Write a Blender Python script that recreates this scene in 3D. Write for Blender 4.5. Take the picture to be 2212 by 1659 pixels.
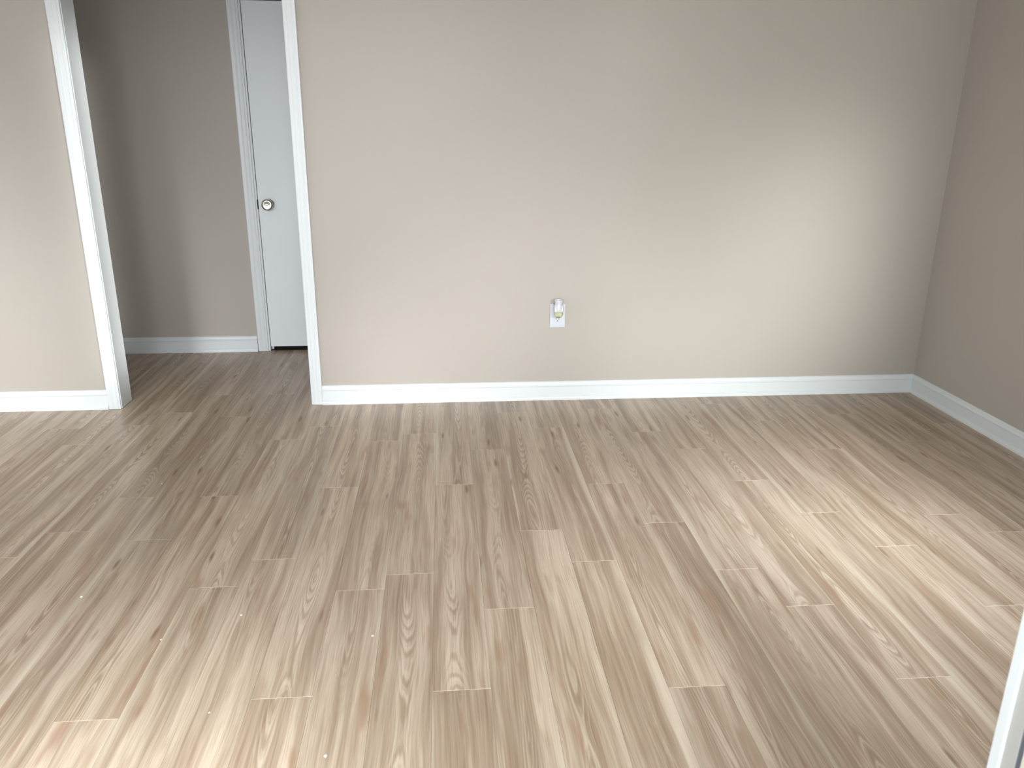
import bpy, bmesh, math, random
from mathutils import Vector, Matrix, Quaternion
random.seed(11)
S = bpy.context.scene
for o in list(bpy.data.objects):
    bpy.data.objects.remove(o, do_unlink=True)
COL = S.collection
PI = math.pi

# ------------------------------------------------------------------ camera
YAW, PITCH, ROLL = math.radians(4.944), math.radians(18.023), math.radians(0.396)
CAM = Vector((0.0516, 0.0, 1.388))
fwd = Vector((math.sin(YAW)*math.cos(PITCH), math.cos(YAW)*math.cos(PITCH), -math.sin(PITCH)))
rgt = Vector((math.cos(YAW), -math.sin(YAW), 0))
upv = rgt.cross(fwd)
r2 = math.cos(ROLL)*rgt + math.sin(ROLL)*upv
u2 = -math.sin(ROLL)*rgt + math.cos(ROLL)*upv
cd = bpy.data.cameras.new('camera'); cam = bpy.data.objects.new('camera', cd); COL.objects.link(cam)
M = Matrix((r2, u2, -fwd)).transposed().to_4x4(); M.translation = CAM
cam.matrix_world = M
cd.sensor_width = 36; cd.sensor_fit = 'HORIZONTAL'; cd.lens = 1728.6/2212*36; cd.clip_start = 0.02
cd.dof.use_dof = True; cd.dof.focus_distance = 3.6; cd.dof.aperture_fstop = 9.0
S.camera = cam

# ------------------------------------------------------------------ world, lights, exposure
wd = bpy.data.worlds.new('sky'); S.world = wd; wd.use_nodes = True
bg = wd.node_tree.nodes['Background']; bg.inputs[0].default_value = (0.895, 0.949, 1.000, 1); bg.inputs[1].default_value = 2.996

def area(name, loc, aim, sx, sy, power, color, spread=180, roll=0):
    d = bpy.data.lights.new(name, 'AREA'); d.shape = 'RECTANGLE'; d.size = sx; d.size_y = sy
    d.energy = power; d.color = color; d.spread = math.radians(spread)
    o = bpy.data.objects.new(name, d); COL.objects.link(o); o.location = loc
    q = (Vector(aim)-Vector(loc)).to_track_quat('-Z', 'Y') @ Quaternion((0, 0, 1), math.radians(roll))
    o.rotation_mode = 'QUATERNION'; o.rotation_quaternion = q
    return o
DAY = (0.97, 0.98, 1.0)
# daylight falling in through the patio door the photographer stands in
area('daylight_door_steep', (-0.90, -0.2, 3.1), (-0.95, 1.45, 0), 1.0, 0.7, 14.11, (0.899, 0.948, 1.000), 45)
area('daylight_door', (-0.2, -1.2, 1.6), (-0.1, 3.98, 0.9), 1.6, 1.2, 9.57, (0.945, 0.950, 1.000), 44)
area('daylight_door_low', (-0.62, -1.2, 1.50), (-0.22, 3.98, 0.10), 0.55, 0.5, 0.69, (0.952, 0.968, 1.000), 13)
area('daylight_door_floor', (0.35, -1.2, 3.2), (0.72, 2.3, 0), 0.6, 0.8, 3.09, (0.935, 0.960, 1.000), 22)
area('daylight_door_right', (0.35, -1.2, 1.45), (0.65, 3.98, 0.10), 0.8, 0.5, 0.30, (0.963, 0.976, 1.000), 24)
# ... through the window right of it
area('daylight_window', (1.75, -1.2, 1.70), (1.75, 3.98, 0.50), 2.0, 1.0, 5.97, (0.963, 1.000, 0.994), 18, 38)
area('daylight_window_high', (1.60, -1.2, 1.6), (1.65, 3.98, 1.7), 1.2, 1.0, 1.84, (0.988, 0.999, 1.000), 30)
area('daylight_window_steep', (1.35, -1.2, 3.4), (1.42, 2.5, 0), 0.9, 1.0, 6.41, (0.809, 0.891, 1.000), 17)
area('daylight_window_far', (1.45, -1.2, 3.0), (1.60, 3.0, 0), 0.7, 1.1, 1.88, (0.945, 0.972, 1.000), 10)
area('daylight_window_cross', (2.1, -0.2, 1.35), (-1.44, 4.05, 1.02), 0.22, 2.0, 2.63, (0.986, 0.999, 1.000), 5)
area('daylight_window_slant', (2.25, -0.1, 1.5), (0.45, 3.98, 0.42), 0.35, 0.6, 1.00, (0.957, 0.972, 1.000), 22)
# ... through the window left of it
area('daylight_left', (-2.3, -0.8, 1.7), (-2.45, 3.98, 0.2), 1.1, 0.9, 7.96, (0.950, 0.965, 1.000), 30)
# added fill lamps: at the made-up left-wall window, and at the hall end
area('fill_side', (-3.45, 2.4, 1.4), (0, 2.4, 1.0), 1.6, 1.2, 4.28, (1.000, 0.987, 0.970), 180)
area('fill_hall', (-2.9, 4.6, 1.3), (0, 4.6, 0.9), 0.6, 1.2, 1.63, (0.970, 0.980, 1.000), 180)

S.view_settings.view_transform = 'Standard'; S.view_settings.look = 'None'
S.view_settings.gamma = 1; S.view_settings.use_curve_mapping = False
S.view_settings.exposure = 0.0

# ------------------------------------------------------------------ node helpers
class NT:
    def __init__(s, name):
        s.m = bpy.data.materials.new(name); s.m.use_nodes = True
        s.t = s.m.node_tree; s.t.nodes.clear()
        s.out = s.t.nodes.new('ShaderNodeOutputMaterial'); s.b = s.t.nodes.new('ShaderNodeBsdfPrincipled')
        s.t.links.new(s.b.outputs[0], s.out.inputs[0])
    def set(s, sock, v):
        if isinstance(v, bpy.types.NodeSocket): s.t.links.new(v, sock)
        elif isinstance(v, (tuple, list)) and len(v) == 3 and sock.type == 'RGBA': sock.default_value = (*v, 1)
        else: sock.default_value = v
    def math(s, op, a, b=0.0, c=0.0, clamp=False):
        n = s.t.nodes.new('ShaderNodeMath'); n.operation = op; n.use_clamp = clamp
        s.set(n.inputs[0], a); s.set(n.inputs[1], b); s.set(n.inputs[2], c); return n.outputs[0]
    def vec(s, x, y, z=0.0):
        n = s.t.nodes.new('ShaderNodeCombineXYZ'); s.set(n.inputs[0], x); s.set(n.inputs[1], y); s.set(n.inputs[2], z); return n.outputs[0]
    def sep(s, v):
        n = s.t.nodes.new('ShaderNodeSeparateXYZ'); s.set(n.inputs[0], v); return n.outputs
    def noise(s, v, scale=1.0, detail=2.0, rough=0.5, dist=0.0):
        n = s.t.nodes.new('ShaderNodeTexNoise'); s.set(n.inputs['Vector'], v); n.inputs['Scale'].default_value = scale
        n.inputs['Detail'].default_value = detail; n.inputs['Roughness'].default_value = rough; n.inputs['Distortion'].default_value = dist
        return n.outputs['Fac']
    def rng(s, v, a, b, c=0.0, d=1.0, smooth=False):
        n = s.t.nodes.new('ShaderNodeMapRange'); n.interpolation_type = 'SMOOTHSTEP' if smooth else 'LINEAR'
        for i, q in enumerate((v, a, b, c, d)): s.set(n.inputs[i], q)
        return n.outputs[0]
    def mix(s, f, a, b, mode='MIX'):
        n = s.t.nodes.new('ShaderNodeMix'); n.data_type = 'RGBA'; n.blend_type = mode
        s.set(n.inputs[0], f); s.set(n.inputs[6], a); s.set(n.inputs[7], b); return n.outputs[2]
    def bump(s, h, strength, dist):
        n = s.t.nodes.new('ShaderNodeBump'); n.inputs['Strength'].default_value = strength; n.inputs['Distance'].default_value = dist
        s.set(n.inputs['Height'], h); s.t.links.new(n.outputs[0], s.b.inputs['Normal'])
    def coord(s, which='Object'):
        return s.t.nodes.new('ShaderNodeTexCoord').outputs[which]
    def fin(s, col, rough, metal=0.0, spec=0.5):
        s.set(s.b.inputs['Base Color'], col); s.set(s.b.inputs['Roughness'], rough)
        s.set(s.b.inputs['Metallic'], metal); s.set(s.b.inputs['Specular IOR Level'], spec); return s.m

def paint(name, col, rough=0.6, tex=0.0, var=0.03, scale=260):
    n = NT(name); c = n.coord()
    v = n.noise(c, 1.7, 3)
    k = n.rng(v, 0.3, 0.7, 1-var, 1+var)
    colr = n.mix(1.0, col, n.vec(k, k, k), 'MULTIPLY')
    if tex:
        n.bump(n.noise(c, scale, 3, 0.6), tex, 0.0006)
    return n.fin(colr, rough)

m_wall = paint('greige_wall_paint', (0.435, 0.400, 0.352), 0.62, 0.35, 0.015, 240)
m_white = paint('white_trim_paint', (0.705, 0.745, 0.75), 0.38, 0.15, 0.02, 60)
m_door = paint('white_door_paint', (0.765, 0.82, 0.83), 0.42, 0.12, 0.02, 120)
m_ceil = paint('white_ceiling_paint', (0.80, 0.80, 0.78), 0.8, 0.4, 0.01, 120)
m_under = paint('underlay_and_gap_shade', (0.05, 0.042, 0.035), 0.9)
m_conc = paint('pale_patio_concrete', (0.42, 0.40, 0.37), 0.85, 0.6, 0.08, 90)
m_plast = paint('white_plastic', (0.60, 0.62, 0.64), 0.28, 0, 0.01)
m_plate = paint('white_plate_plastic', (0.60, 0.63, 0.68), 0.3, 0, 0.01)
m_dark = paint('black_recess', (0.01, 0.01, 0.01), 0.8)
m_grey = paint('weathered_grey_jamb', (0.44, 0.44, 0.41), 0.6, 0.3, 0.10, 40)
m_strip = paint('dark_weatherstrip', (0.12, 0.135, 0.16), 0.7, 0.3, 0.1, 60)
m_cream = paint('cream_jamb_paint', (0.62, 0.61, 0.52), 0.55, 0.3, 0.08, 40)
m_chip = paint('white_plaster_chip', (0.9, 0.88, 0.83), 0.6)
def metal():
    n = NT('satin_nickel'); c = n.coord()
    n.bump(n.noise(c, 900, 2), 0.05, 0.0003)
    return n.fin(n.mix(n.noise(c, 30, 2), (0.62, 0.59, 0.54), (0.70, 0.67, 0.62)), 0.16, 1.0)
m_metal = metal()
def oil():
    n = NT('yellow_green_scented_oil'); c = n.coord()
    n.b.inputs['Transmission Weight'].default_value = 0.8; n.b.inputs['IOR'].default_value = 1.33
    return n.fin(n.mix(n.noise(c, 80, 1), (0.86, 0.88, 0.48), (0.93, 0.94, 0.62)), 0.06)
m_oil = oil()

def wood(name, edge=False):
    n = NT(name)
    oi = n.t.nodes.new('ShaderNodeObjectInfo')
    sc = n.t.nodes.new('ShaderNodeSeparateColor'); n.t.links.new(oi.outputs['Color'], sc.inputs[0])
    ra, rb, rc = sc.outputs
    p = n.sep(n.coord()); x, y = p[0], p[1]
    oz = n.math('MULTIPLY', ra, 57.0); ox = n.math('MULTIPLY', rb, 31.0)
    MU = lambda a, b: n.math('MULTIPLY', a, b)
    AD = lambda a, b: n.math('ADD', a, b)
    SB = lambda a, b: n.math('SUBTRACT', a, b)
    # grain wanders along the plank, more round the heart line
    wob = n.noise(n.vec(MU(x, 5.0), MU(y, 1.7), oz), 1, 2, 0.5)
    xw = AD(x, MU(SB(wob, 0.5), 0.045))
    # heart line, and the distance field whose contours make the cathedral figure
    cx = MU(SB(rc, 0.5), 0.060)
    hw = n.noise(n.vec(MU(y, 1.2), oz, 0), 1, 1, 0.4)
    dx = SB(x, AD(cx, MU(SB(hw, 0.5), 0.075)))
    dep = SB(n.noise(n.vec(MU(y, 0.85), AD(oz, 20), 0), 1, 1.5, 0.45), 0.5)
    jit = SB(n.noise(n.vec(MU(x, 70.0), MU(y, 9.0), ox), 1, 2, 0.5), 0.5)
    dep = AD(dep, MU(jit, 0.012))
    g = n.math('SQRT', AD(n.math('POWER', MU(dx, 15.0), 2.0), n.math('POWER', MU(dep, 3.9), 2.0)))
    g = AD(g, MU(SB(n.noise(n.vec(MU(x, 30.0), MU(y, 3.0), oz), 1, 2, 0.5), 0.5), 0.16))
    ph = AD(MU(g, 50.0), MU(n.math('POWER', g, 2.0), 26.0))
    ring = n.rng(n.math('SINE', ph), 0.0, 1.0, 0, 1, True)
    rl = n.rng(n.math('SINE', AD(ph, 2.5)), 0.45, 1.0, 0, 1, True)
    # tonal bands
    band = n.noise(n.vec(MU(xw, 26.0), MU(y, 0.8), oz), 1, 3, 0.55)
    band2 = n.noise(n.vec(MU(xw, 15.0), MU(y, 1.9), AD(oz, 9.0)), 1, 3, 0.6)
    fine = n.noise(n.vec(MU(xw, 430.0), MU(y, 6.0), ox), 1, 3, 0.6)
    mid = n.noise(n.vec(MU(xw, 150.0), MU(y, 2.2), ox), 1, 3, 0.6)
    cloud = n.noise(n.vec(MU(x, 9.0), MU(y, 5.0), AD(oz, 3.0)), 1, 3, 0.6)
    base = n.mix(n.rng(band, 0.34, 0.66, 0, 1, True), (0.305, 0.220, 0.153), (0.620, 0.520, 0.418))
    base = n.mix(MU(n.rng(band2, 0.48, 0.72, 0, 1, True), 0.50), base, (0.290, 0.203, 0.140))
    base = n.mix(n.rng(mid, 0.35, 0.70, 0, 0.42), base, (0.665, 0.565, 0.455))
    base = n.mix(n.rng(fine, 0.42, 0.66, 0, 0.42), base, (0.245, 0.178, 0.122))
    base = n.mix(n.rng(cloud, 0.48, 0.68, 0, 0.16, True), base, (0.385, 0.345, 0.270))
    # growth rings: strong round the heart, faint fine lines on the flanks
    core = n.rng(n.math('ABSOLUTE', dx), 0.004, 0.034, 1, 0.0, True)
    amp = n.rng(n.noise(n.vec(MU(y, 1.6), AD(ox, 5), oz), 1, 1, 0.5), 0.34, 0.60, 0.12, 1, True)
    msk = MU(core, amp)
    flank = MU(n.rng(n.math('ABSOLUTE', dx), 0.020, 0.060, 0.22, 0.0, True), amp)
    msk = n.math('MAXIMUM', msk, flank)
    base = n.mix(MU(MU(ring, msk), 0.40), base, (0.235, 0.158, 0.098))
    base = n.mix(MU(MU(rl, msk), 0.36), base, (0.690, 0.610, 0.500))
    # reddish brown heart patches
    patch = n.noise(n.vec(MU(xw, 24.0), MU(y, 3.4), AD(oz, 33)), 1, 2, 0.5)
    base = n.mix(n.rng(patch, 0.58, 0.76, 0, 0.65, True), base, (0.330, 0.200, 0.132))
    # knots
    vn = n.t.nodes.new('ShaderNodeTexVoronoi'); vn.voronoi_dimensions = '3D'
    n.t.links.new(n.vec(MU(AD(dx, 0.03), 14.0), MU(y, 2.3), oz), vn.inputs['Vector'])
    vn.inputs['Scale'].default_value = 1.0; vn.inputs['Randomness'].default_value = 1.0
    kn = n.rng(AD(vn.outputs['Distance'], MU(SB(fine, 0.5), 0.10)), 0.03, 0.135, 1, 0, True)
    base = n.mix(MU(kn, 0.80), base, (0.190, 0.105, 0.060))
    # pale sapwood strip along one long edge of some planks
    side = MU(x, SB(MU(n.math('GREATER_THAN', rb, 0.5), 2.0), 1.0))
    sw = n.noise(n.vec(MU(y, 1.0), oz, 4.0), 1, 1, 0.5)
    sap = n.rng(AD(side, MU(SB(sw, 0.58), 0.070)), 0.050, 0.072, 0, 1, True)
    base = n.mix(MU(sap, n.rng(rc, 0.25, 0.85, 0.10, 0.70)), base, (0.680, 0.615, 0.510))
    tone = n.rng(rb, 0.0, 1.0, 0.81, 0.93)
    base = n.mix(1.0, base, n.vec(MU(tone, 1.01), MU(tone, 0.975), MU(tone, 0.915)), 'MULTIPLY')
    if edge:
        base = n.mix(0.34, base, (0.80, 0.72, 0.59))  # paler bevel: highlight on the end joints put into the colour
    h = AD(MU(fine, 0.6), MU(MU(ring, msk), 0.3))
    n.bump(h, 0.25, 0.0006)
    return n.fin(base, n.rng(fine, 0.3, 0.7, 0.30, 0.40), 0, 0.5)
m_wood = wood('oak_print_vinyl'); m_edge = wood('vinyl_bevel_painted_glint', True)

# ------------------------------------------------------------------ mesh helpers
def link(name, bm, mats, parent=None, loc=None, smooth=False):
    me = bpy.data.meshes.new(name)
    bmesh.ops.recalc_face_normals(bm, faces=bm.faces)
    bm.to_mesh(me); bm.free()
    for m in (mats if isinstance(mats, (list, tuple)) else [mats]): me.materials.append(m)
    if smooth:
        for p in me.polygons: p.use_smooth = True
    o = bpy.data.objects.new(name, me); COL.objects.link(o)
    if parent: o.parent = parent
    if loc: o.location = loc
    return o
def box(bm, a, b, bev=0.0, mat=0):
    r = bmesh.ops.create_cube(bm, size=1)
    vs = r['verts']
    for v in vs:
        v.co = Vector([(a[i]+b[i])/2 + v.co[i]*(b[i]-a[i]) for i in range(3)])
    fs = {f for v in vs for f in v.link_faces}
    for f in fs: f.material_index = mat
    if bev:
        es = {e for v in vs for e in v.link_edges}
        bmesh.ops.bevel(bm, geom=list(es), offset=bev, segments=2, affect='EDGES', profile=0.6)
    return vs
def prism(bm, prof, frame, a, b, miter_a=0.0, miter_b=0.0):
    """prof: (t,s) outline. frame(t,s,l)->xyz. mitre: extra length per unit t."""
    A = [bm.verts.new(frame(t, s, a + miter_a*t)) for t, s in prof]
    B = [bm.verts.new(frame(t, s, b + miter_b*t)) for t, s in prof]
    k = len(prof)
    for i in range(k):
        bm.faces.new((A[i], A[(i+1) % k], B[(i+1) % k], B[i]))
    bm.faces.new(A); bm.faces.new(B[::-1])
def lathe(bm, prof, mtx, seg=32, mat=0, sx=1.0):
    rings = []
    for r, h in prof:
        if r < 1e-6: rings.append([bm.verts.new(mtx @ Vector((0, 0, h)))])
        else: rings.append([bm.verts.new(mtx @ Vector((r*sx*math.cos(2*PI*i/seg), r*math.sin(2*PI*i/seg), h))) for i in range(seg)])
    for A, B in zip(rings, rings[1:]):
        for i in range(seg):
            j = (i+1) % seg
            if len(A) == 1 and len(B) == 1: continue
            if len(A) == 1: f = bm.faces.new((A[0], B[i], B[j]))
            elif len(B) == 1: f = bm.faces.new((A[i], B[0], A[j]))
            else: f = bm.faces.new((A[i], B[i], B[j], A[j]))
            f.material_index = mat; f.smooth = True
def empty(name, loc):
    o = bpy.data.objects.new(name, None); COL.objects.link(o); o.location = loc; o.empty_display_size = 0.05; return o
def struct(o, label=None):
    o['kind'] = 'structure'
    if label: o['label'] = label
    return o
def tag(o, label, cat, group=None):
    o['label'] = label; o['category'] = cat
    if group: o['group'] = group
    return o

# ------------------------------------------------------------------ dimensions
YB = 3.980      # back wall face
YB2 = 4.108     # its hall side
YH = 5.030      # hall wall face
XR = 2.602      # right wall face
XL = -3.30      # left wall face (out of frame)
YF = 0.735      # inner face of the outside wall
YF0 = 0.585
ZC = 2.44
OL, OR = -1.588, -0.643   # cased opening between jamb faces
OH = 2.06
HL, HR = -2.95, 0.42      # hall ends

# ------------------------------------------------------------------ structure
bm = bmesh.new(); box(bm, (XL-0.1, YF0, -0.10), (XR+0.1, YH+0.8, -0.0062))
floor = struct(link('floor', bm, m_under), 'pale oak plank floor running from the camera to the back wall and hall')
bm = bmesh.new(); box(bm, (XL-0.1, YF0, ZC), (XR+0.1, YH+0.8, ZC+0.1))
struct(link('ceiling', bm, m_ceil))
bm = bmesh.new()
box(bm, (XL, YB, 0), (OL-0.018, YB2, ZC)); box(bm, (OR+0.018, YB, 0), (XR, YB2, ZC)); box(bm, (OL-0.018, YB, OH+0.018), (OR+0.018, YB2, ZC))
struct(link('wall_back', bm, m_wall), 'greige painted wall facing the camera, cut by the cased opening')
bm = bmesh.new(); box(bm, (XR, YF0, 0), (XR+0.1, YB2, ZC))
struct(link('wall_right', bm, m_wall), 'shaded greige painted wall on the right side')
SY0, SY1 = 1.45, 3.35
bm = bmesh.new(); box(bm, (XL-0.1, YF0, 0), (XL, SY0, ZC)); box(bm, (XL-0.1, SY1, 0), (XL, YH+0.1, ZC)); box(bm, (XL-0.1, SY0, 0), (XL, SY1, 0.70)); box(bm, (XL-0.1, SY0, 2.10), (XL, SY1, ZC))
struct(link('wall_left', bm, m_wall))
# outside wall: patio door opening and a window
DX0, DX1, DH = -1.15, 0.728, 2.06
WX0, WX1, WZ0, WZ1 = 0.95, 2.27, 0.38, 2.06
LX0, LX1 = -2.75, -1.45
bm = bmesh.new()
box(bm, (XL, YF0, 0), (LX0, YF, ZC)); box(bm, (LX1, YF0, 0), (DX0, YF, ZC)); box(bm, (LX0, YF0, 0), (LX1, YF, WZ0)); box(bm, (LX0, YF0, WZ1), (LX1, YF, ZC))
box(bm, (DX0, YF0, DH), (DX1, YF, ZC)); box(bm, (DX1, YF0, 0), (WX0, YF, ZC))
box(bm, (WX0, YF0, 0), (WX1, YF, WZ0)); box(bm, (WX0, YF0, WZ1), (WX1, YF, ZC)); box(bm, (WX1, YF0, 0), (XR, YF, ZC))
struct(link('wall_front', bm, m_wall))
# hall
DL, DR, DT = -1.055, -0.435, 2.036   # hall door leaf
bm = bmesh.new()
box(bm, (HL, YH, 0), (DL-0.022, YH+0.11, ZC)); box(bm, (DR+0.022, YH, 0), (HR, YH+0.11, ZC)); box(bm, (DL-0.022, YH, DT+0.024), (DR+0.022, YH+0.11, ZC))
struct(link('wall_hall_back', bm, m_wall), 'dim greige wall at the far side of the hall')
bm = bmesh.new(); box(bm, (HL-0.1, YB2, 0), (HL, YH+0.11, ZC)); struct(link('wall_hall_left', bm, m_wall))
bm = bmesh.new(); box(bm, (HR, YB2, 0), (HR+0.1, YH+0.11, ZC)); struct(link('wall_hall_right', bm, m_wall))
bm = bmesh.new(); box(bm, (DL-0.3, YH+0.70, 0), (DR+0.3, YH+0.78, ZC)); box(bm, (DL-0.38, YH+0.11, 0), (DL-0.3, YH+0.78, ZC)); box(bm, (DR+0.3, YH+0.11, 0), (DR+0.38, YH+0.78, ZC))
struct(link('wall_closet', bm, m_wall))
bm = bmesh.new(); box(bm, (-6, -6, -0.16), (6, YF0, -0.06))
struct(link('ground', bm, m_conc))

# ------------------------------------------------------------------ floor planks
PW, PL = 0.1524, 1.236
known = {-11: 3.493, -10: 3.729, -9: 2.658, -8: 2.924, -7: 3.817, -6: 2.915, -5: 3.494, -4: 2.417, -3: 2.961, -2: 3.445, -1: 3.527,
         0: 2.956, 1: 2.075, 2: 3.788, 3: 3.563, 4: 2.923, 5: 3.813, 6: 3.479, 7: 3.259, 8: 2.912, 9: 2.614, 10: 3.587, 11: 3.214}
phases = [3.5, 2.95, 3.80, 2.42, 3.28, 2.66, 3.49, 2.93, 3.7, 2.2]
plank_cache = {}
def plank_mesh(w, l):
    key = (round(w, 4), round(l, 4))
    if key in plank_cache: return plank_cache[key]
    g, b, t = 0.00012, 0.00055, 0.006
    x0, x1, y0, y1 = -w/2+g, w/2-g, g, l-g
    bx = b; by = 0.0008
    V = [(x0, y0, -t), (x1, y0, -t), (x1, y1, -t), (x0, y1, -t),
         (x0, y0, -b), (x1, y0, -b), (x1, y1, -b), (x0, y1, -b),
         (x0+bx, y0+by, 0), (x1-bx, y0+by, 0), (x1-bx, y1-by, 0), (x0+bx, y1-by, 0)]
    F = [(8, 9, 10, 11), (0, 3, 2, 1), (0, 1, 5, 4), (1, 2, 6, 5), (2, 3, 7, 6), (3, 0, 4, 7),
         (4, 5, 9, 8), (5, 6, 10, 9), (6, 7, 11, 10), (7, 4, 8, 11)]
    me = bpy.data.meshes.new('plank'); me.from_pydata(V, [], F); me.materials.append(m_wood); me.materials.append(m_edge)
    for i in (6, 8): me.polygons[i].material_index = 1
    me.update(); plank_cache[key] = me; return me
rng = random.Random(5)
nplank = 0
for k in range(-22, 18):
    x0, x1 = k*PW, (k+1)*PW
    x0 = max(x0, XL); x1 = min(x1, XR)
    if x1-x0 < 0.02: continue
    yend = YH+0.012 if (x1 > HL and x0 < HR) else YB+0.02  # planks stop here; dark underlay paints the shade under the hall door
    j = known.get(k, phases[k % 10])
    ys = []
    y = j
    while y > YF0: y -= PL
    while y < yend + PL: ys.append(y); y += PL
    for a in ys:
        s0, s1 = max(a, YF0), min(a+PL, yend)
        if s1-s0 < 0.05: continue
        o = bpy.data.objects.new('plank', plank_mesh(x1-x0, s1-s0)); COL.objects.link(o)
        o.parent = floor; o.location = ((x0+x1)/2, s0, 0)
        o.color = (rng.random(), rng.random(), rng.random(), 1); nplank += 1
print('planks', nplank)

# ------------------------------------------------------------------ baseboards
# profile: t = thickness out of wall, s = height; flared foot, flat, moulded cap
BP = [(0, 0), (0.0182, 0), (0.0182, 0.010), (0.0165, 0.0165), (0.0135, 0.0185), (0.0135, 0.0205), (0.0118, 0.0225), (0.0118, 0.070), (0.0122, 0.0735),
      (0.0150, 0.0760), (0.0150, 0.0795), (0.0105, 0.0845), (0.0088, 0.0905), (0.0088, 0.0945), (0.0062, 0.0985), (0.0030, 0.1005), (0, 0.1005)]
def baseb(name, frame, a, b, ma=0.0, mb=0.0, label=None):
    bm = bmesh.new(); prism(bm, BP, frame, a, b, ma, mb)
    return struct(link(name, bm, m_white), label)
back = lambda t, s, l: (l, YB-t, s)
baseb('baseboard_back_left', back, XL, -1.6505, 0, 0, 'white moulded baseboard left of the cased opening')
baseb('baseboard_back_right', back, -0.585, XR, 0, -1.0, 'white moulded baseboard between the opening and the right corner')
baseb('baseboard_right', lambda t, s, l: (XR-t, l, s), YF, YB, 0, -1.0, 'white moulded baseboard along the right wall')
baseb('baseboard_hall', lambda t, s, l: (l, YH-t, s), HL, -1.1345, 0, 0, 'white baseboard at the foot of the hall wall')
baseb('baseboard_hall_right', lambda t, s, l: (l, YH-t, s), -0.350, HR, 0, 0)
baseb('baseboard_left', lambda t, s, l: (XL+t, l, s), YF, YB, 0, 0)

# ------------------------------------------------------------------ casings
# profile across width: u 0 = inner edge (at the jamb), 1 = outer edge ; v thickness
CP = [(0, 0), (0.0, 0.0095), (0.0015, 0.0108), (0.0105, 0.0112), (0.0122, 0.0128), (0.0150, 0.0128), (0.0167, 0.0120), (0.0300, 0.0130),
      (0.0330, 0.0147), (0.0365, 0.0150), (0.0388, 0.0142), (0.0440, 0.0152), (0.0490, 0.0162), (0.0535, 0.0162), (0.0555, 0.0145), (0.0560, 0)]
def casing_side(parent, name, xin, sgn, yface, z1, width=0.056, ydir=-1, z0=0.0015):
    k = width/0.056
    bm = bmesh.new()
    prism(bm, CP, lambda t, s, l: (xin+sgn*t*k, yface+ydir*s, l), z0, z1, 0, k)
    return link(name, bm, m_white, parent)
def casing_head(parent, name, xa, xb, yface, z, width=0.056, ydir=-1):
    k = width/0.056
    bm = bmesh.new()
    prism(bm, CP, lambda t, s, l: (l, yface+ydir*s, z+t*k), xa, xb, -k, k)
    return link(name, bm, m_white, parent)
# cased opening between room and hall
t1 = struct(empty('trim_1', ((OL+OR)/2, YB, 0)), 'white cased opening from the room into the hall')
def at(o):  # child placed in world coordinates
    o.matrix_parent_inverse = Matrix.Translation(-o.parent.location); return o
at(casing_side(t1, 'casing', OL-0.004, -1, YB, OH+0.004, 0.058))
at(casing_side(t1, 'casing', OR+0.004, 1, YB, OH+0.004, 0.055))
at(casing_head(t1, 'casing', OL-0.004, OR+0.004, YB, OH+0.004, 0.056))
at(casing_side(t1, 'casing', OL-0.004, -1, YB2, OH+0.004, 0.056, 1))
at(casing_side(t1, 'casing', OR+0.004, 1, YB2, OH+0.004, 0.056, 1))
at(casing_head(t1, 'casing', OL-0.004, OR+0.004, YB2, OH+0.004, 0.056, 1))
bm = bmesh.new(); box(bm, (OL-0.018, YB-0.002, 0.001), (OL, YB2+0.002, OH), 0.0012); at(link('jamb', bm, m_white, t1))
bm = bmesh.new(); box(bm, (OR, YB-0.002, 0.001), (OR+0.018, YB2+0.002, OH), 0.0012); at(link('jamb', bm, m_white, t1))
bm = bmesh.new(); box(bm, (OL-0.018, YB-0.002, OH), (OR+0.018, YB2+0.002, OH+0.018), 0.0012); at(link('jamb', bm, m_white, t1))

# ------------------------------------------------------------------ hall door
d1 = struct(empty('door_1', ((DL+DR)/2, YH, 0)), 'flat white interior door with a round nickel knob in the hall')
bm = bmesh.new(); box(bm, (DL, YH+0.003, 0.028), (DR, YH+0.038, DT), 0.0015)
leaf = at(link('door_leaf', bm, m_door, d1))
at(casing_side(d1, 'casing', DL-0.014, -1, YH, DT+0.012, 0.062))
at(casing_side(d1, 'casing', DR+0.014, 1, YH, DT+0.012, 0.062))
at(casing_head(d1, 'casing', DL-0.014, DR+0.014, YH, DT+0.012, 0.062))
for a, b in ((DL-0.022, DL-0.0032), (DR+0.0032, DR+0.022)):
    bm = bmesh.new(); box(bm, (a, YH-0.001, 0.001), (b, YH+0.112, DT+0.004), 0.001)
    at(link('jamb', bm, m_white, d1))
bm = bmesh.new(); box(bm, (DL-0.022, YH-0.001, DT+0.005), (DR+0.022, YH+0.112, DT+0.024), 0.001); at(link('jamb', bm, m_white, d1))
bm = bmesh.new(); box(bm, (DL-0.0035, YH+0.0385, 0.001), (DL+0.010, YH+0.075, DT+0.004), 0.001); at(link('door_stop', bm, m_white, d1))
# strike plate recess next to the knob
KX, KZ = -0.993, 0.916
bm = bmesh.new(); box(bm, (DL-0.0060, YH-0.0022, KZ-0.028), (DL-0.0004, YH+0.004, KZ+0.028), 0.0008)
sp = at(link('strike_plate', bm, m_dark, d1)); sp['label'] = 'dark strike plate beside the knob'
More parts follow.
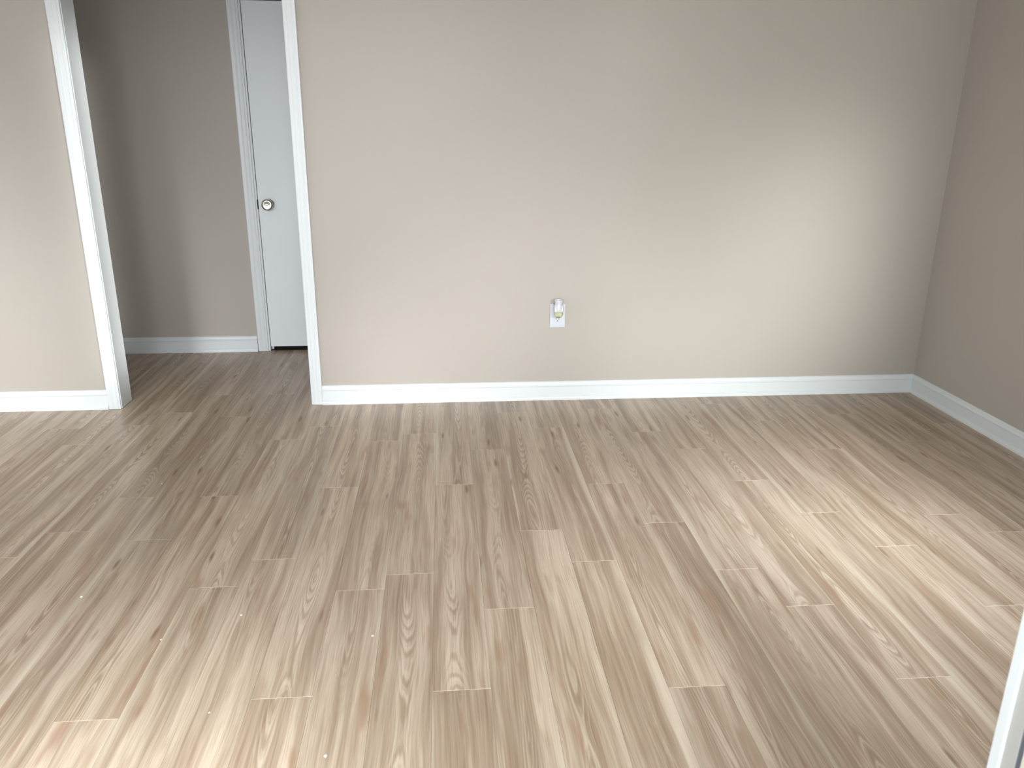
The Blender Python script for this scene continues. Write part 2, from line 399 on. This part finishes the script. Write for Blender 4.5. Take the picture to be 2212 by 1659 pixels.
# knob: rose, neck and dished knob face pointing at the camera (-y)
K = Matrix.Translation((KX, YH+0.003, KZ)) @ Matrix.Rotation(PI/2, 4, 'X')
bm = bmesh.new()
lathe(bm, [(0, 0), (0.0325, 0), (0.0325, 0.003), (0.0305, 0.0060), (0.026, 0.0085), (0.014, 0.0105), (0.0125, 0.024), (0.0150, 0.030)], K, 48)
rose = link('door_knob', bm, m_metal, leaf)
rose.matrix_parent_inverse = Matrix.Translation(-Vector(d1.location)) ; rose['label'] = 'round satin nickel knob'
bm = bmesh.new()
lathe(bm, [(0.0125, 0.026), (0.0210, 0.029), (0.0300, 0.035), (0.0345, 0.042), (0.0352, 0.048), (0.0335, 0.0540), (0.0290, 0.0585), (0.0220, 0.0600), (0.0085, 0.0555), (0.0040, 0.0562), (0, 0.0563)], K, 48)
kb = link('knob_face', bm, m_metal, leaf); kb.matrix_parent_inverse = Matrix.Translation(-Vector(d1.location))
for o in (rose, kb): o.matrix_parent_inverse = Matrix.Identity(4); o.location = (0, 0, 0)

# ------------------------------------------------------------------ patio door frame beside the camera (right edge of the frame)
t2 = struct(empty('trim_2', (DX1, YF, 0)), 'white patio door frame right beside the camera')
JX = 0.716
def fpart(name, y0, y1, mat, dx=0.0, lab=None):
    bm = bmesh.new()
    N = 40
    box(bm, (JX+dx, y0, 0.0), (DX1+0.0005 if y1 < YF+1e-4 else DX1+0.07, y1, DH), 0.0012)
    o = at(link(name, bm, mat, t2))
    if lab: o['label'] = lab
fpart('casing', YF, YF+0.0165, m_white, 0.0, 'white casing edge')
fpart('jamb', YF-0.0205, YF-0.0002, m_grey, 0.003, 'grey jamb face')
fpart('weatherstrip', YF-0.030, YF-0.0207, m_strip, 0.004, 'dark weatherstrip')
fpart('jamb', YF0, YF-0.0302, m_cream, 0.001, 'cream jamb face')
# windows in the outside wall, either side of the patio door
for wn, (a0, a1) in (('window_1', (WX0, WX1)), ('window_2', (LX0, LX1))):
    w1 = struct(empty(wn, ((a0+a1)/2, YF, WZ0)))
    for a, b in (((a0, YF0+0.03, WZ0), (a0+0.03, YF0+0.10, WZ1)), ((a1-0.03, YF0+0.03, WZ0), (a1, YF0+0.10, WZ1)),
                 ((a0, YF0+0.03, WZ0), (a1, YF0+0.10, WZ0+0.03)), ((a0, YF0+0.03, WZ1-0.03), (a1, YF0+0.10, WZ1))):
        bm = bmesh.new(); box(bm, a, b, 0.002); at(link('window_frame', bm, m_white, w1))
    bm = bmesh.new(); box(bm, (a0-0.03, YF-0.04, WZ0-0.02), (a1+0.03, YF+0.05, WZ0-0.0005), 0.004); at(link('window_sill', bm, m_white, w1))

w3 = struct(empty('fill_window', (XL, (SY0+SY1)/2, 0.70)))  # unseen window, added to give the side fill lamp an opening
for a, b in (((XL-0.08, SY0, 0.70), (XL-0.03, SY0+0.03, 2.10)), ((XL-0.08, SY1-0.03, 0.70), (XL-0.03, SY1, 2.10)),
             ((XL-0.08, SY0, 0.70), (XL-0.03, SY1, 0.73)), ((XL-0.08, SY0, 2.07), (XL-0.03, SY1, 2.10)), ((XL-0.08, (SY0+SY1)/2-0.015, 0.70), (XL-0.03, (SY0+SY1)/2+0.015, 2.10))):
    bm = bmesh.new(); box(bm, a, b, 0.002); at(link('window_frame', bm, m_white, w3))

# ------------------------------------------------------------------ wall outlet
OXc, OZc = 0.6275, 0.453
out = empty('wall_outlet', (OXc, YB, OZc-0.061))
tag(out, 'white duplex outlet cover plate low on the back wall', 'outlet')
bm = bmesh.new(); box(bm, (OXc-0.0395, YB-0.0062, OZc-0.061), (OXc+0.0395, YB, OZc+0.061), 0.0022)
at(link('cover_plate', bm, m_plate, out))
def recept(zc):
    bm = bmesh.new()
    pts = []
    for i in range(40):
        a = 2*PI*i/40; X, Z = 0.0172*math.cos(a), 0.0172*math.sin(a)
        Z = max(-0.0142, min(0.0142, Z)); pts.append((X, Z))
    A = [bm.verts.new((OXc+p[0], YB-0.005, zc+p[1])) for p in pts]; B = [bm.verts.new((OXc+p[0]*0.97, YB-0.0078, zc+p[1]*0.97)) for p in pts]
    for i in range(40): bm.faces.new((A[i], A[(i+1) % 40], B[(i+1) % 40], B[i]))
    bm.faces.new(B)
    r = at(link('receptacle', bm, m_plate, out))
    bm = bmesh.new()
    box(bm, (OXc-0.0076, YB-0.0081, zc-0.001), (OXc-0.0056, YB-0.0070, zc+0.008)); box(bm, (OXc+0.0056, YB-0.0081, zc-0.0005), (OXc+0.0076, YB-0.0070, zc+0.0075))
    lathe(bm, [(0, 0.0), (0.0026, 0), (0.0026, 0.0011), (0, 0.0011)], Matrix.Translation((OXc, YB-0.0070, zc-0.0075)) @ Matrix.Rotation(PI/2, 4, 'X'), 16)
    s = link('slots', bm, m_dark, r); s.matrix_parent_inverse = Matrix.Identity(4); s.location = (0, 0, 0)
recept(OZc-0.0195); recept(OZc+0.0195)
bm = bmesh.new(); lathe(bm, [(0, 0), (0.0032, 0), (0.003, 0.0008), (0, 0.0012)], Matrix.Translation((OXc, YB-0.0062, OZc)) @ Matrix.Rotation(PI/2, 4, 'X'), 16)
at(link('screw', bm, m_plate, out))

# ------------------------------------------------------------------ plug-in air freshener
FX, FY, FZ = OXc-0.0005, YB-0.036, OZc
af = empty('air_freshener', (FX, YB-0.008, FZ+0.012))
tag(af, 'white plug-in air freshener with yellow-green oil bulb, plugged into the wall outlet', 'air freshener')
T = Matrix.Translation((FX, FY, FZ))
bm = bmesh.new()   # housing: flared chimney cup, waist, shoulders hooding the bulb
lathe(bm, [(0.0195, 0.088), (0.0225, 0.0895), (0.0236, 0.0900), (0.0230, 0.0860), (0.0200, 0.0760), (0.0186, 0.0690), (0.0192, 0.0630), (0.0212, 0.0550), (0.0226, 0.0440), (0.0222, 0.0330), (0.0205, 0.0290), (0.0185, 0.0300)], T, 40)
at(link('housing', bm, m_plast, af, smooth=True))
bm = bmesh.new(); lathe(bm, [(0.0195, 0.088), (0.0170, 0.080), (0.0155, 0.070), (0, 0.068)], T, 40)
at(link('cup', bm, m_plast, af, smooth=True))
bm = bmesh.new()   # curved side shield sweeping back to the wall
N = 14; rings = []
for i in range(N+1):
    a = PI*0.5*i/N
    z = FZ+0.030+0.033*math.cos(a); y = FY-0.003-0.018*math.sin(a)
    rings.append([bm.verts.new((FX+sx, yy, z)) for sx, yy in ((-0.0236, YB-0.009), (-0.0236, y+0.012), (-0.0205, y+0.003), (0.0, y), (0.0205, y+0.003), (0.0236, y+0.012), (0.0236, YB-0.009))])
for A, B in zip(rings, rings[1:]):
    for i in range(6): bm.faces.new((A[i], A[i+1], B[i+1], B[i]))
bm.faces.new(rings[0]); bm.faces.new(rings[-1][::-1])
at(link('shield', bm, m_plast, af, smooth=False))
bm = bmesh.new()   # plug block against the receptacle
box(bm, (FX-0.014, YB-0.030, FZ+0.006), (FX+0.014, YB-0.0082, FZ+0.040), 0.003)
at(link('plug', bm, m_plast, af))
bm = bmesh.new()   # oil bulb
lathe(bm, [(0.0120, 0.0325), (0.0205, 0.0285), (0.0236, 0.0220), (0.0238, 0.0150), (0.0215, 0.0070), (0.0160, 0.0005), (0.0085, -0.0035), (0, -0.0045)], T, 40)
ob = at(link('oil_bulb', bm, m_oil, af, smooth=True)); ob['label'] = 'yellow-green oil bulb'

# ------------------------------------------------------------------ crumbs on the floor
def px2floor(u, v):
    d = fwd*1.0 + r2*((u-1106)/1728.6) - u2*((v-829.5)/1728.6)
    t = -CAM.z/d.z; return CAM.x+d.x*t, CAM.y+d.y*t
crumbs = [((176, 1290), 0.0042, 'tiny white crumb on the pale planks near the left edge of the floor'),
          ((521, 1329), 0.0030, 'tiny white crumb below the bright plank joint, left of centre'),
          ((805, 1374), 0.0036, 'tiny white crumb nearest the middle of the floor'),
          ((348, 1382), 0.0026, 'tiny white crumb in the lower left, between two dark streaks'),
          ((350, 1045), 0.0030, 'tiny pale crumb farthest back, in front of the cased opening'),
          ((703, 1634), 0.0040, 'tiny white crumb closest to the bottom edge of the photo'),
          ((452, 1540), 0.0028, 'tiny pale crumb near the bottom, left of the closest plank joint')]
for (uv, r, lab) in crumbs:
    x, y = px2floor(*uv); bm = bmesh.new()
    bmesh.ops.create_icosphere(bm, subdivisions=2, radius=r)
    for v in bm.verts:
        v.co.x *= 1.0+0.5*math.sin(v.co.y*900+x*50); v.co.z = max(-0.3*r, v.co.z*0.45)+0.3*r
    o = link('crumb', bm, m_chip, None, (x, y, 0.0)); o.rotation_euler = (0, 0, x*7)
    tag(o, lab, 'crumb', 'white crumbs scattered on the floor')
